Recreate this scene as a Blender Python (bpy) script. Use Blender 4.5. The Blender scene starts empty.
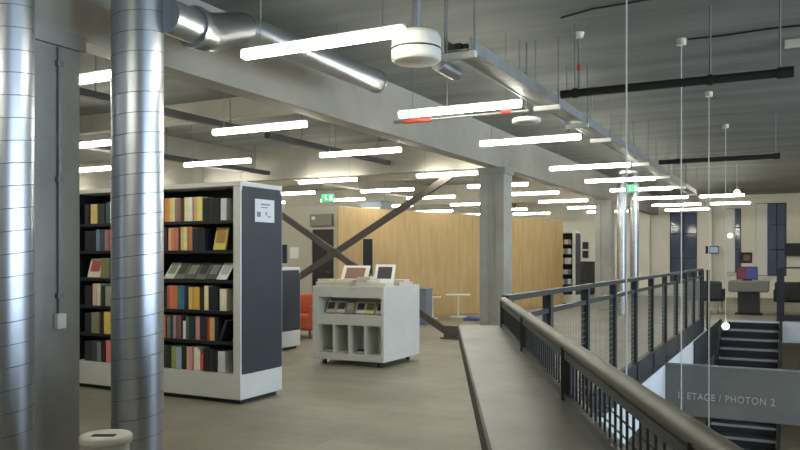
import bpy, bmesh, math, random
from mathutils import Vector, Matrix
random.seed(7)
sc = bpy.context.scene
COL = sc.collection
R = math.radians
PI = math.pi

# ------------------------------------------------------------------ materials
def lin(c):
    out = []
    for v in c:
        v /= 255.0
        out.append(v / 12.92 if v <= 0.04045 else ((v + 0.055) / 1.055) ** 2.4)
    return (out[0], out[1], out[2], 1.0)

MATS = {}
def mat(name, c, rough=0.6, metal=0.0, var=0.0, scale=6.0, bump=0.0, bscale=40.0, stretch=(1, 1, 1), spec=0.5, aniso=0.0):
    m = bpy.data.materials.new(name); m.use_nodes = True
    nt = m.node_tree; b = nt.nodes['Principled BSDF']
    b.inputs['Base Color'].default_value = lin(c)
    b.inputs['Roughness'].default_value = rough
    b.inputs['Metallic'].default_value = metal
    b.inputs['Specular IOR Level'].default_value = spec
    if aniso: b.inputs['Anisotropic'].default_value = aniso
    if var or bump:
        tc = nt.nodes.new('ShaderNodeTexCoord'); mp = nt.nodes.new('ShaderNodeMapping')
        mp.inputs['Scale'].default_value = stretch
        nt.links.new(tc.outputs['Object'], mp.inputs['Vector'])
    if var:
        n = nt.nodes.new('ShaderNodeTexNoise'); n.inputs['Scale'].default_value = scale
        n.inputs['Detail'].default_value = 6; n.inputs['Roughness'].default_value = 0.6
        nt.links.new(mp.outputs['Vector'], n.inputs['Vector'])
        cr = nt.nodes.new('ShaderNodeValToRGB')
        lo = lin([max(0, v * (1 - var)) for v in c]); hi = lin([min(255, v * (1 + var)) for v in c])
        cr.color_ramp.elements[0].position = 0.3; cr.color_ramp.elements[0].color = lo
        cr.color_ramp.elements[1].position = 0.7; cr.color_ramp.elements[1].color = hi
        nt.links.new(n.outputs['Fac'], cr.inputs['Fac'])
        nt.links.new(cr.outputs['Color'], b.inputs['Base Color'])
    if bump:
        n2 = nt.nodes.new('ShaderNodeTexNoise'); n2.inputs['Scale'].default_value = bscale
        n2.inputs['Detail'].default_value = 4
        nt.links.new(mp.outputs['Vector'], n2.inputs['Vector'])
        bp = nt.nodes.new('ShaderNodeBump'); bp.inputs['Strength'].default_value = bump
        bp.inputs['Distance'].default_value = 0.01
        nt.links.new(n2.outputs['Fac'], bp.inputs['Height'])
        nt.links.new(bp.outputs['Normal'], b.inputs['Normal'])
    MATS[name] = m
    return m

def emit(name, c, s):
    m = bpy.data.materials.new(name); m.use_nodes = True
    b = m.node_tree.nodes['Principled BSDF']
    b.inputs['Base Color'].default_value = lin(c)
    b.inputs['Emission Color'].default_value = lin(c)
    b.inputs['Emission Strength'].default_value = s
    MATS[name] = m
    return m

TUBE = 10.0
mat('ceiling', (121, 123, 121), 0.9, var=0.13, scale=1.1, bump=0.15, bscale=8, stretch=(0.35, 2.2, 1))
mat('beam', (160, 156, 147), 0.85, var=0.05, scale=1.5, bump=0.1)
mat('column', (150, 149, 144), 0.85, var=0.06, scale=2, bump=0.15, bscale=25)
mat('wall', (224, 219, 205), 0.9, var=0.03, scale=1.0)
mat('wall_grey', (172, 168, 157), 0.9, var=0.04, scale=1.2)
mat('wall_low', (196, 184, 160), 0.9, var=0.05, scale=1.0)
mat('slab_edge', (205, 207, 208), 0.75, var=0.03, scale=2)
mat('galv', (178, 182, 188), 0.37, 1.0, var=0.06, scale=5, stretch=(1, 1, 0.3))
mat('galv_seam', (120, 123, 128), 0.4, 1.0)
mat('foil', (165, 167, 170), 0.4, 1.0, bump=0.8, bscale=12)
mat('white_lam', (206, 205, 199), 0.5, var=0.02, scale=3)
mat('navy', (43, 48, 59), 0.55, var=0.05, scale=4)
mat('black', (28, 28, 31), 0.6)
mat('shelfblack', (34, 34, 37), 0.5)
mat('charcoal', (48, 50, 54), 0.5, 0.3, var=0.06, scale=8)
mat('rail_metal', (112, 108, 98), 0.5, 0.4, var=0.08, scale=10, stretch=(0.4, 0.4, 2))
mat('mesh_metal', (74, 75, 76), 0.45, 0.6)
mat('wire', (150, 150, 146), 0.5, 0.3)
mat('steel_brace', (88, 82, 76), 0.6, 0.2, var=0.08, scale=6)
mat('dark_pipe', (42, 42, 43), 0.6, 0.2)
mat('tray', (160, 160, 156), 0.5, 0.6, var=0.06, scale=6)
mat('rod', (130, 130, 128), 0.5, 0.6)
mat('white_plastic', (215, 212, 200), 0.45)
mat('white_paint', (220, 219, 212), 0.5)
mat('red', (170, 66, 52), 0.5)
mat('green', (40, 140, 90), 0.5)
mat('paper', (214, 216, 220), 0.8)
mat('ink', (120, 124, 132), 0.8)
mat('pages', (214, 205, 184), 0.9)
mat('orange', (190, 92, 56), 0.8, var=0.06, scale=10)
mat('dark_fabric', (58, 60, 58), 0.9, var=0.1, scale=20)
mat('grey_top', (118, 117, 110), 0.6)
mat('fascia', (112, 114, 112), 0.5, var=0.05, scale=2)
mat('letter', (190, 190, 186), 0.6)
mat('ledge_edge', (70, 66, 60), 0.6, 0.2, var=0.08, scale=6)
mat('bluegrey', (110, 120, 132), 0.5)
mat('blue', (52, 84, 150), 0.8)
mat('bin', (200, 197, 188), 0.5)
mat('cord', (205, 205, 200), 0.6)
mat('tread', (70, 74, 78), 0.45, 0.3, var=0.06, scale=6)
mat('nosing', (138, 142, 146), 0.5)
mat('rubber', (40, 40, 40), 0.8)
emit('tube', (252, 250, 234), TUBE)
emit('bulb', (255, 236, 200), 2.5)
emit('screen_red', (104, 46, 56), 0.06)
emit('screen_blue', (58, 66, 120), 0.08)
emit('screen_grey', (130, 150, 170), 0.12)
emit('exit_green', (40, 160, 105), 0.15)

def mat_floor():
    m = bpy.data.materials.new('floor'); m.use_nodes = True
    nt = m.node_tree; b = nt.nodes['Principled BSDF']; b.inputs['Roughness'].default_value = 0.5
    tc = nt.nodes.new('ShaderNodeTexCoord')
    br = nt.nodes.new('ShaderNodeTexBrick'); br.offset = 0.43
    br.inputs['Scale'].default_value = 1.0
    br.inputs['Brick Width'].default_value = 3.2; br.inputs['Row Height'].default_value = 0.28
    br.inputs['Mortar Size'].default_value = 0.004
    br.inputs['Color1'].default_value = lin((156, 151, 138)); br.inputs['Color2'].default_value = lin((148, 143, 131))
    br.inputs['Mortar'].default_value = lin((126, 121, 111)); br.inputs['Bias'].default_value = 0.0
    nt.links.new(tc.outputs['Object'], br.inputs['Vector'])
    n = nt.nodes.new('ShaderNodeTexNoise'); n.inputs['Scale'].default_value = 1.1; n.inputs['Detail'].default_value = 7
    n.inputs['Roughness'].default_value = 0.65
    nt.links.new(tc.outputs['Object'], n.inputs['Vector'])
    cr = nt.nodes.new('ShaderNodeValToRGB')
    cr.color_ramp.elements[0].position = 0.3; cr.color_ramp.elements[0].color = (0.74, 0.70, 0.64, 1)
    cr.color_ramp.elements[1].position = 0.72; cr.color_ramp.elements[1].color = (1.08, 1.06, 1.03, 1)
    nt.links.new(n.outputs['Fac'], cr.inputs['Fac'])
    mx = nt.nodes.new('ShaderNodeMix'); mx.data_type = 'RGBA'; mx.blend_type = 'MULTIPLY'
    mx.inputs['Factor'].default_value = 1.0
    nt.links.new(br.outputs['Color'], mx.inputs['A']); nt.links.new(cr.outputs['Color'], mx.inputs['B'])
    nt.links.new(mx.outputs['Result'], b.inputs['Base Color'])
    MATS['floor'] = m
mat_floor()

def mat_ledge():
    m = mat('ledge', (106, 104, 95), 0.42, var=0.17, scale=3.0, bump=0.05, bscale=60)
    return m
mat_ledge()

def mat_ply():
    m = bpy.data.materials.new('plywood'); m.use_nodes = True
    nt = m.node_tree; b = nt.nodes['Principled BSDF']; b.inputs['Roughness'].default_value = 0.55
    tc = nt.nodes.new('ShaderNodeTexCoord'); mp = nt.nodes.new('ShaderNodeMapping')
    mp.inputs['Scale'].default_value = (5, 5, 0.6)
    nt.links.new(tc.outputs['Object'], mp.inputs['Vector'])
    n = nt.nodes.new('ShaderNodeTexNoise'); n.inputs['Scale'].default_value = 2.0; n.inputs['Detail'].default_value = 5
    n.inputs['Distortion'].default_value = 0.6
    nt.links.new(mp.outputs['Vector'], n.inputs['Vector'])
    cr = nt.nodes.new('ShaderNodeValToRGB')
    cr.color_ramp.elements[0].position = 0.3; cr.color_ramp.elements[0].color = lin((178, 147, 99))
    cr.color_ramp.elements[1].position = 0.7; cr.color_ramp.elements[1].color = lin((194, 164, 114))
    nt.links.new(n.outputs['Fac'], cr.inputs['Fac']); nt.links.new(cr.outputs['Color'], b.inputs['Base Color'])
    MATS['plywood'] = m
mat_ply()

def mat_glass(name, c, rough, alpha_mix):
    m = bpy.data.materials.new(name); m.use_nodes = True
    nt = m.node_tree; b = nt.nodes['Principled BSDF']
    b.inputs['Base Color'].default_value = lin(c); b.inputs['Roughness'].default_value = rough
    tr = nt.nodes.new('ShaderNodeBsdfTransparent'); tr.inputs['Color'].default_value = (0.8, 0.84, 0.86, 1)
    mx = nt.nodes.new('ShaderNodeMixShader'); mx.inputs['Fac'].default_value = alpha_mix
    nt.links.new(b.outputs['BSDF'], mx.inputs[1]); nt.links.new(tr.outputs['BSDF'], mx.inputs[2])
    nt.links.new(mx.outputs['Shader'], nt.nodes['Material Output'].inputs['Surface'])
    MATS[name] = m
mat_glass('window_glass', (58, 60, 66), 0.06, 0.45)
mat_glass('day_glass', (120, 130, 140), 0.05, 0.85)

BOOKMAT = {}
def bookmat(c):
    c = tuple(min(240, int(v * 1.1)) for v in c)
    k = c
    if k not in BOOKMAT:
        BOOKMAT[k] = mat('cover_%d_%d_%d' % k, c, 0.55, var=0.05, scale=14)
    return BOOKMAT[k]

# ------------------------------------------------------------------ mesh builder
class MB:
    def __init__(s): s.v = []; s.f = []; s.mi = []; s.sm = []; s.cur = 0
    def add(s, vs, fs, smooth=False):
        o = len(s.v); s.v += [tuple(p) for p in vs]
        for f in fs:
            s.f.append(tuple(i + o for i in f)); s.mi.append(s.cur); s.sm.append(smooth)
        return s
    def box(s, x0, x1, y0, y1, z0, z1, M=None):
        vs = [Vector(p) for p in ((x0, y0, z0), (x1, y0, z0), (x1, y1, z0), (x0, y1, z0), (x0, y0, z1), (x1, y0, z1), (x1, y1, z1), (x0, y1, z1))]
        if M: vs = [M @ p for p in vs]
        return s.add(vs, [(0, 3, 2, 1), (4, 5, 6, 7), (0, 1, 5, 4), (1, 2, 6, 5), (2, 3, 7, 6), (3, 0, 4, 7)])
    def rbox(s, x0, x1, y0, y1, z0, z1, b, M=None):   # chamfered box
        bm = bmesh.new()
        m = Matrix.Translation(((x0 + x1) / 2, (y0 + y1) / 2, (z0 + z1) / 2)) @ Matrix.Diagonal((x1 - x0, y1 - y0, z1 - z0, 1))
        bmesh.ops.create_cube(bm, size=1, matrix=m)
        bmesh.ops.bevel(bm, geom=bm.edges[:], offset=b, segments=2, affect='EDGES', profile=0.5)
        if M: bmesh.ops.transform(bm, matrix=M, verts=bm.verts[:])
        bm.verts.index_update()
        s.add([v.co.copy() for v in bm.verts], [tuple(v.index for v in f.verts) for f in bm.faces])
        bm.free(); return s
    def prism(s, poly, z0, z1):
        n = len(poly)
        vs = [(x, y, z0) for x, y in poly] + [(x, y, z1) for x, y in poly]
        fs = [tuple(range(n - 1, -1, -1)), tuple(range(n, 2 * n))]
        fs += [(i, (i + 1) % n, n + (i + 1) % n, n + i) for i in range(n)]
        return s.add(vs, fs)
    def cyl(s, p0, p1, r0, r1=None, seg=20, caps=True):
        r1 = r0 if r1 is None else r1
        p0 = Vector(p0); p1 = Vector(p1); d = (p1 - p0).normalized()
        a = d.orthogonal().normalized(); b = d.cross(a)
        vs = []
        for p, r in ((p0, r0), (p1, r1)):
            vs += [p + (a * math.cos(t) + b * math.sin(t)) * r for t in (2 * PI * i / seg for i in range(seg))]
        s.add(vs, [(i, (i + 1) % seg, seg + (i + 1) % seg, seg + i) for i in range(seg)], True)
        if caps: s.add(vs[:seg], [tuple(range(seg - 1, -1, -1))]); s.add(vs[seg:], [tuple(range(seg))])
        return s
    def tube(s, pts, r, seg=10, smooth=True):
        pts = [Vector(p) for p in pts]; n = len(pts); vs = []
        t0 = (pts[1] - pts[0]).normalized(); a = t0.orthogonal().normalized()
        for i, p in enumerate(pts):
            t = (pts[min(i + 1, n - 1)] - pts[max(i - 1, 0)]).normalized()
            a = (a - t * a.dot(t)).normalized(); b = t.cross(a)
            rr = r[i] if isinstance(r, (list, tuple)) else r
            vs += [p + (a * math.cos(k) + b * math.sin(k)) * rr for k in (2 * PI * j / seg for j in range(seg))]
        fs = [(i * seg + j, i * seg + (j + 1) % seg, (i + 1) * seg + (j + 1) % seg, (i + 1) * seg + j) for i in range(n - 1) for j in range(seg)]
        s.add(vs, fs, smooth)
        s.add(vs[:seg], [tuple(range(seg - 1, -1, -1))]); s.add(vs[-seg:], [tuple(range(seg))])
        return s
    def lathe(s, prof, c=(0, 0, 0), seg=32, smooth=True):
        n = len(prof); vs = []
        for r, z in prof:
            vs += [(c[0] + r * math.cos(2 * PI * j / seg), c[1] + r * math.sin(2 * PI * j / seg), c[2] + z) for j in range(seg)]
        fs = [(i * seg + j, i * seg + (j + 1) % seg, (i + 1) * seg + (j + 1) % seg, (i + 1) * seg + j) for i in range(n - 1) for j in range(seg)]
        return s.add(vs, fs, smooth)
    def bar(s, p0, p1, w, h):          # rectangular bar, w sideways, h upwards
        p0 = Vector(p0); p1 = Vector(p1); d = (p1 - p0).normalized()
        up = Vector((0, 0, 1)) if abs(d.z) < 0.95 else Vector((0, 1, 0))
        a = d.cross(up).normalized(); b = a.cross(d)
        vs = [p + a * (sx * w / 2) + b * (sz * h / 2) for p in (p0, p1) for sx, sz in ((-1, -1), (1, -1), (1, 1), (-1, 1))]
        return s.add(vs, [(0, 1, 2, 3), (7, 6, 5, 4), (0, 4, 5, 1), (1, 5, 6, 2), (2, 6, 7, 3), (3, 7, 4, 0)])
    def build(s, name, m, parent=None, loc=None, rot=None):
        me = bpy.data.meshes.new(name); me.from_pydata(s.v, [], s.f); me.update()
        for mm in (m if isinstance(m, (list, tuple)) else [m]):
            me.materials.append(MATS[mm] if isinstance(mm, str) else mm)
        me.polygons.foreach_set('material_index', s.mi); me.polygons.foreach_set('use_smooth', s.sm)
        bm = bmesh.new(); bm.from_mesh(me); bmesh.ops.recalc_face_normals(bm, faces=bm.faces[:]); bm.to_mesh(me); bm.free()
        o = bpy.data.objects.new(name, me); COL.objects.link(o)
        if parent: o.parent = parent
        if loc: o.location = loc
        if rot: o.rotation_euler = rot
        return o

def tag(o, label, cat, group=None):
    o['label'] = label; o['category'] = cat
    if group: o['group'] = group
    return o
def thing(name, label, cat, loc=(0, 0, 0), rot=(0, 0, 0), group=None):
    o = bpy.data.objects.new(name, None); COL.objects.link(o); o.empty_display_size = 0.1
    o.location = loc; o.rotation_euler = rot
    return tag(o, label, cat, group)
def struct(o): o['kind'] = 'structure'; return o
def dup(root, loc, label=None, rot=None, group=None):
    r = root.copy(); COL.objects.link(r); r.location = loc
    if rot: r.rotation_euler = rot
    if label: r['label'] = label
    if group: r['group'] = group
    for ch in list(root.children):
        c = ch.copy(); COL.objects.link(c); c.parent = r
        for g in list(ch.children):
            d = g.copy(); COL.objects.link(d); d.parent = c
    return r
ORD = ['first', 'second', 'third', 'fourth', 'fifth', 'sixth', 'seventh', 'eighth', 'ninth', 'tenth', 'eleventh', 'twelfth', 'thirteenth',
       'fourteenth', 'fifteenth', 'sixteenth', 'seventeenth', 'eighteenth', 'nineteenth', 'twentieth', 'twenty-first', 'twenty-second']

# ------------------------------------------------------------------ camera
EYE = 1.42
TH = R(27.25)
cam = bpy.data.cameras.new('camera'); co = bpy.data.objects.new('camera', cam); COL.objects.link(co)
co.location = (0, 0, EYE); co.rotation_euler = (PI / 2, 0, TH)
cam.sensor_width = 36; cam.lens = 765 / 800 * 36; cam.shift_y = 31 / 800; cam.clip_start = 0.05
sc.camera = co

# ------------------------------------------------------------------ the setting
CEIL = 3.5; LOW = -3.6
XL, XR, YN, YB = -16.0, 8.0, -4.0, 28.5
GX = -1.5                     # line of the long guard (edge of the opening)
GY0, GY1 = 4.2, 18.5
U = Vector((-0.410, 0.912, 0)); N = Vector((0.912, 0.410, 0))     # direction of the near parapet, and its side normal
def par(s, p, z=0): v = U * s + N * p; return Vector((v.x, v.y, z))

c0 = par(-4.2, 0.36)
f = MB()
poly = [(XL, YN), (c0.x, YN), (GX, GY0), (GX, GY1), (XR, GY1), (XR, YB), (XL, YB)]
f.prism(poly, -0.45, 0)
fo = f.build('floor', ['floor', 'slab_edge'])
for p in fo.data.polygons:
    p.material_index = 0 if p.normal.z > 0.5 else 1
struct(fo)
struct(MB().box(XL, XR, YN, YB, LOW - 0.2, LOW).build('floor', 'wall_low'))
struct(MB().box(XL, XR, YN, YB, CEIL, CEIL + 0.2).build('ceiling', 'ceiling'))
struct(MB().box(XL - 0.2, XL, YN, YB, LOW, CEIL).build('wall_left', 'wall'))
struct(MB().box(XL - 0.2, XR + 0.2, YN - 0.2, YN, LOW, CEIL).build('wall_front', 'wall'))

# back wall with three window openings
WIN = [(-3.92, -3.00, 0.45, 2.95), (-2.08, -1.60, 0.85, 3.05), (-1.15, -0.22, 0.75, 3.2)]
def wall_with_holes(name, axis, a0, a1, t0, t1, z0, z1, holes, m):
    w = MB()
    def bx(u0, u1, za, zb):
        if axis == 'x': w.box(u0, u1, t0, t1, za, zb)
        else: w.box(t0, t1, u0, u1, za, zb)
    u = a0
    for (h0, h1, hz0, hz1) in holes:
        bx(u, h0, z0, z1); bx(h0, h1, z0, hz0); bx(h0, h1, hz1, z1); u = h1
    bx(u, a1, z0, z1)
    return struct(w.build(name, m))
wall_with_holes('wall_back', 'x', XL - 0.2, XR + 0.2, YB, YB + 0.25, LOW, CEIL, WIN, 'wall')
RWIN = [(1.0, 3.6, 0.7, 3.2), (4.6, 7.2, 0.7, 3.2), (8.2, 10.8, 0.7, 3.2), (11.8, 14.4, 0.7, 3.2)]
wall_with_holes('wall_right', 'y', YN, YB, XR, XR + 0.25, LOW, CEIL, RWIN, 'wall')
for i, (x0, x1, z0, z1) in enumerate(WIN):
    w = MB(); y = YB + 0.06; t = 0.035
    w.box(x0, x0 + t, y, y + 0.06, z0, z1).box(x1 - t, x1, y, y + 0.06, z0, z1).box(x0, x1, y, y + 0.06, z0, z0 + t).box(x0, x1, y, y + 0.06, z1 - t, z1)
    for k in (1, 2):
        zz = z0 + (z1 - z0) * (0.36 if k == 1 else 0.70); w.box(x0, x1, y, y + 0.05, zz - 0.02, zz + 0.02)
    if x1 - x0 > 0.6:
        xm = (x0 + x1) / 2 + (0.17 if i == 2 else 0); w.box(xm - 0.02, xm + 0.02, y, y + 0.05, z0, z1)
    wo = struct(w.build('window_%d' % (i + 1), 'charcoal'))
    MB().box(x0 + t, x1 - t, y + 0.02, y + 0.03, z0 + t, z1 - t).build('glass_pane', 'window_glass', wo)
    if i:
        b = MB(); wd = 0.28 if i == 1 else 0.35
        b.box(x0 + 0.01, x0 + wd, YB - 0.03, YB + 0.05, z0 + 0.02, z1 - 0.02)
        b.build('shutter', 'white_paint', wo)
        MB().box(x0 - 0.05, x1 + 0.05, YB - 0.12, YB - 0.002, z0 - 0.05, z0).build('window_sill', 'white_paint', wo)
for i, (y0, y1, z0, z1) in enumerate(RWIN):
    w = MB(); x = XR + 0.08; t = 0.06
    w.box(x, x + 0.06, y0, y0 + t, z0, z1).box(x, x + 0.06, y1 - t, y1, z0, z1).box(x, x + 0.06, y0, y1, z0, z0 + t).box(x, x + 0.06, y0, y1, z1 - t, z1)
    w.box(x, x + 0.05, (y0 + y1) / 2 - 0.03, (y0 + y1) / 2 + 0.03, z0, z1)
    wo = struct(w.build('window_%d' % (i + 4), 'charcoal'))
    MB().box(x + 0.02, x + 0.03, y0 + t, y1 - t, z0 + t, z1 - t).build('glass_pane', 'day_glass', wo)
    L = bpy.data.lights.new('daylight', 'AREA'); L.shape = 'RECTANGLE'; L.size = y1 - y0; L.size_y = z1 - z0
    L.energy = 170; L.color = (0.78, 0.87, 1.0)
    lo = bpy.data.objects.new('daylight', L); COL.objects.link(lo)
    lo.location = (XR + 0.6, (y0 + y1) / 2, (z0 + z1) / 2); lo.rotation_euler = (0, R(90), 0); L.size = z1 - z0; L.size_y = y1 - y0

# partition room at the far left, with its black door
PY = 16.0
p = MB()
p.box(XL, -10.72, PY, PY + 0.12, 0, 2.66).box(-10.72, -10.08, PY, PY + 0.12, 2.08, 2.66).box(-10.08, -9.9, PY, PY + 0.12, 0, 2.66)
p.box(-10.0, -9.9, PY + 0.12, PY + 4, 0, 2.66)
struct(p.build('wall_partition', 'wall_grey'))
d = struct(MB().box(-10.72, -10.08, PY + 0.03, PY + 0.08, 0, 2.08).build('door_1', 'black'))
MB().cyl((-10.16, PY + 0.03, 1.02), (-10.16, PY - 0.02, 1.02), 0.012).cyl((-10.16, PY - 0.02, 1.02), (-10.28, PY - 0.02, 1.02), 0.011).build('door_handle', 'rod', d)

# columns, beams, braces
BZ = 2.88
cols = [(-4.45, 3.35), (-4.45, 12.16), (-4.45, 20.5)]
for (x, y) in cols:
    c = MB()
    w = 0.21
    g = 0.03
    # fluted sides: a plain shaft with shallow vertical grooves
    pl = [(x - w, y - w), (x - 0.07, y - w), (x - 0.06, y - w + g), (x + 0.06, y - w + g), (x + 0.07, y - w), (x + w, y - w),
          (x + w, y + w), (x - w, y + w)]
    c.prism(pl, 0, BZ)
    c.box(x - w - 0.03, x + w + 0.03, y - w - 0.03, y + w + 0.03, BZ - 0.10, BZ)
    struct(c.build('column', 'column'))
b = MB()
b.box(-4.52, -4.30, YN, YB, BZ, CEIL)
struct(b.build('beam', 'beam'))
for y in (3.35, 12.32, 20.6):
    struct(MB().box(XL, -4.54, y - 0.12, y + 0.12, 2.92, CEIL).build('beam', 'beam'))
for y in (8.0, 16.3, 24.4):
    struct(MB().box(XL, -4.54, y - 0.08, y + 0.08, 3.24, CEIL).build('beam', 'beam'))
struct(MB().box(-9.9, -9.6, YN, YB, 3.1, CEIL).build('beam', 'beam'))
# lower steel brace cross between columns
br = thing('cross_brace', 'brown steel cross bracing between the column and the bookcase', 'brace', (-4.8, 12.05, 0))
def bp(x, z): return (x + 4.8, 0, z)
MB().bar(bp(-5.18, 0.05), bp(-9.85, 2.86), 0.06, 0.115).build('diagonal_bar', 'steel_brace', br)
MB().bar(bp(-10.1, 0.06), bp(-5.16, 2.86), 0.06, 0.115).build('diagonal_bar', 'steel_brace', br, loc=(0, 0.062, 0))
MB().box(-0.6, -0.15, -0.06, 0.1, 0, 0.02).box(-0.55, -0.2, -0.02, 0.02, 0.02, 0.22).build('foot_plate', 'steel_brace', br)
MB().box(-2.82 - 0.09, -2.82 + 0.09, -0.035, 0.1, 1.40, 1.56).build('gusset_plate', 'steel_brace', br)

# ------------------------------------------------------------------ near parapet, its handrail and the long guard
S0, S1 = -3.8, 4.5
pw = MB()
def pbox(mb, s0, s1, p0, p1, z0, z1, cuts=1):
    vs = [par(s, p, z) for z in (z0, z1) for (s, p) in ((s0, p0), (s1, p0), (s1, p1), (s0, p1))]
    return mb.add(vs, [(0, 1, 2, 3), (7, 6, 5, 4), (0, 4, 5, 1), (1, 5, 6, 2), (2, 6, 7, 3), (3, 7, 4, 0)])
lg = thing('parapet_shelf', 'long grey concrete shelf on the parapet beside the handrail', 'ledge', tuple(par(2, 0.2)))
def lpar(mb): 
    o = par(2, 0.2); mb.v = [(x - o.x, y - o.y, z) for x, y, z in mb.v]; return mb
lpar(pbox(MB(), S0, S1, 0.107, 0.372, 0.985, 1.015)).build('shelf_top', 'ledge', lg)
lpar(pbox(MB(), S0, S1, 0.099, 0.107, 0.953, 1.016)).build('edge_strip', 'ledge_edge', lg)
lpar(pbox(MB(), S0, S1, 0.31, 0.36, 0.0, 0.985)).build('support_wall', 'charcoal', lg)
hr = thing('handrail', 'long tubular handrail on wire mesh above the concrete shelf', 'railing', tuple(par(2, 0.36, 1.015)))
def hpar(mb):
    o = par(2, 0.36, 1.015); mb.v = [(x - o.x, y - o.y, z - o.z) for x, y, z in mb.v]; return mb
hpar(MB().tube([par(s, 0.36, 1.167) for s in (S0, -2, 0, 1, 2, 3, 4, 4.4)], 0.0195, 16)).build('top_tube', 'rail_metal', hr)
hpar(MB().bar(par(S0, 0.36, 1.142), par(4.4, 0.36, 1.142), 0.03, 0.02)).build('lower_bar', 'mesh_metal', hr)
hpar(MB().bar(par(S0, 0.36, 1.025), par(4.4, 0.36, 1.025), 0.03, 0.02)).build('bottom_bar', 'mesh_metal', hr)
s = 4.38
while s > S0:
    hpar(MB().bar(par(s, 0.36, 1.015), par(s, 0.36, 1.165), 0.03, 0.045)).build('post', 'charcoal', hr); s -= 1.1
w = MB(); s = 4.35
while s > S0:
    w.bar(par(s, 0.36, 1.03), par(s, 0.36, 1.14), 0.005, 0.006); s -= 0.05
for z in (1.06, 1.09, 1.12): w.bar(par(S0, 0.364, z), par(4.4, 0.364, z), 0.003, 0.003)
hpar(w).build('wire_mesh', 'mesh_metal', hr)

gd = thing('guard_railing', 'long charcoal steel guard railing along the edge of the stair opening', 'railing', (GX - 0.05, GY0, 0))
GL = 11.35
MB().bar((0, 0.2, 1.165), (0, GL, 1.165), 0.05, 0.035).build('top_rail', 'charcoal', gd)
MB().bar((0, 0.2, 1.035), (0, GL, 1.035), 0.035, 0.035).build('middle_rail', 'charcoal', gd)
MB().box(-0.03, 0.03, 0.24, GL, 0.02, 0.26).build('toe_board', 'charcoal', gd)
k = 0
ys = [0.24] + [1.1 * i for i in range(1, 11)] + [GL]
for y in ys:
    MB().box(-0.03, 0.03, y - 0.035, y + 0.035, 0, 1.15).build('post', 'charcoal', gd)
for a, bb in zip(ys[:-1], ys[1:]):
    m = MB(); y = a + 0.06
    while y < bb - 0.04:
        m.bar((0, y, 0.26), (0, y, 1.02), 0.0025, 0.0025); y += 0.05
    z = 0.3
    while z < 1.0:
        m.bar((0.003, a + 0.03, z), (0.003, bb - 0.03, z), 0.0025, 0.0025); z += 0.05
    m.build('wire_mesh', 'wire', gd)

# guard at the far edge, right of the stair
g2 = thing('guard_railing', 'short dark guard railing at the far edge beside the stair head', 'railing', (-0.26, GY1 + 0.06, 0))
MB().bar((0, 0, 1.165), (4.5, 0, 1.165), 0.05, 0.035).build('top_rail', 'charcoal', g2)
MB().bar((0, 0, 0.08), (4.5, 0, 0.08), 0.04, 0.12).build('bottom_rail', 'charcoal', g2)
for x in (0.0, 1.5, 3.0, 4.5):
    MB().box(x - (0.075 if x == 0 else 0.03), x + (0.075 if x == 0 else 0.03), -0.04, 0.04, 0, 1.15).build('post', 'charcoal', g2)
MB().box(1.2, 4.5, -0.006, 0.006, 0.14, 0.9).build('infill_panel', 'bluegrey', g2)

# stair
st = thing('staircase', 'open steel staircase descending from the far floor edge into the opening', 'staircase', (-0.85, GY1, 0))
nt_ = 20; run = 0.28; rise = 0.175
for k in range(1, nt_):
    t = MB().box(-0.56, 0.56, -run * k - 0.02, -run * (k - 1), -rise * k - 0.045, -rise * k).build('tread', 'tread', st)
    MB().box(-0.56, 0.56, -run * (k - 1) - 0.012, -run * (k - 1) - 0.001, -rise * k, -rise * (k - 1) - 0.045).build('riser', 'black', st)
    MB().box(-0.56, 0.56, -run * k - 0.032, -run * k - 0.02, -rise * k - 0.045, -rise * k + 0.002).build('nosing', 'nosing', t)
for sx in (-0.6, 0.6):
    MB().bar((sx, 0, -0.12), (sx, -run * nt_, -rise * nt_ - 0.02), 0.06, 0.3).build('stringer', 'charcoal', st)
    MB().box(sx - 0.025, sx + 0.025, -2.9, -2.84, -2.0, -0.85).build('newel_post', 'charcoal', st)
MB().box(-0.645, -0.632, -4.85, 0, -0.62, -0.015).build('side_panel', 'charcoal', st)
MB().box(-0.66, -0.60, -2.6, -2.53, -1.6, 1.15).build('newel_post', 'charcoal', st)

# sign fascia bridging the opening
fa = thing('lettered_fascia', 'grey horizontal fascia panel with pale lettering across the stair opening', 'sign', (GX, 10.5, -0.645))
MB().box(0.0, 9.4, 0, 0.05, 0, 0.65).build('panel', 'fascia', fa)
MB().box(0.0, 9.4, -0.012, 0.06, 0.65, 0.665).build('top_edge', 'nosing', fa)
def text_mesh(txt, size, extr):
    cu = bpy.data.curves.new('lettering', 'FONT'); cu.body = txt; cu.size = size; cu.extrude = extr; cu.space_character = 1.12
    o = bpy.data.objects.new('tmp', cu); COL.objects.link(o)
    dg = bpy.context.evaluated_depsgraph_get()
    me = bpy.data.meshes.new_from_object(o.evaluated_get(dg)); bpy.data.objects.remove(o); bpy.data.curves.remove(cu)
    return me
def put_text(txt, size, extr, m, parent, loc, rot, width=None):
    me = text_mesh(txt, size, extr); me.materials.clear(); me.materials.append(MATS[m]); me.name = 'lettering'
    xs = [v.co.x for v in me.vertices]
    if width:
        k = width / (max(xs) - min(xs))
        for v in me.vertices: v.co.x *= k
    o = bpy.data.objects.new('lettering', me); COL.objects.link(o); o.parent = parent; o.location = loc; o.rotation_euler = rot
    return o
put_text('1. ETAGE / PHOTON 2', 0.125, 0.004, 'letter', fa, (0.144, -0.006, 0.215), (PI / 2, 0, 0), 1.125)

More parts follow.
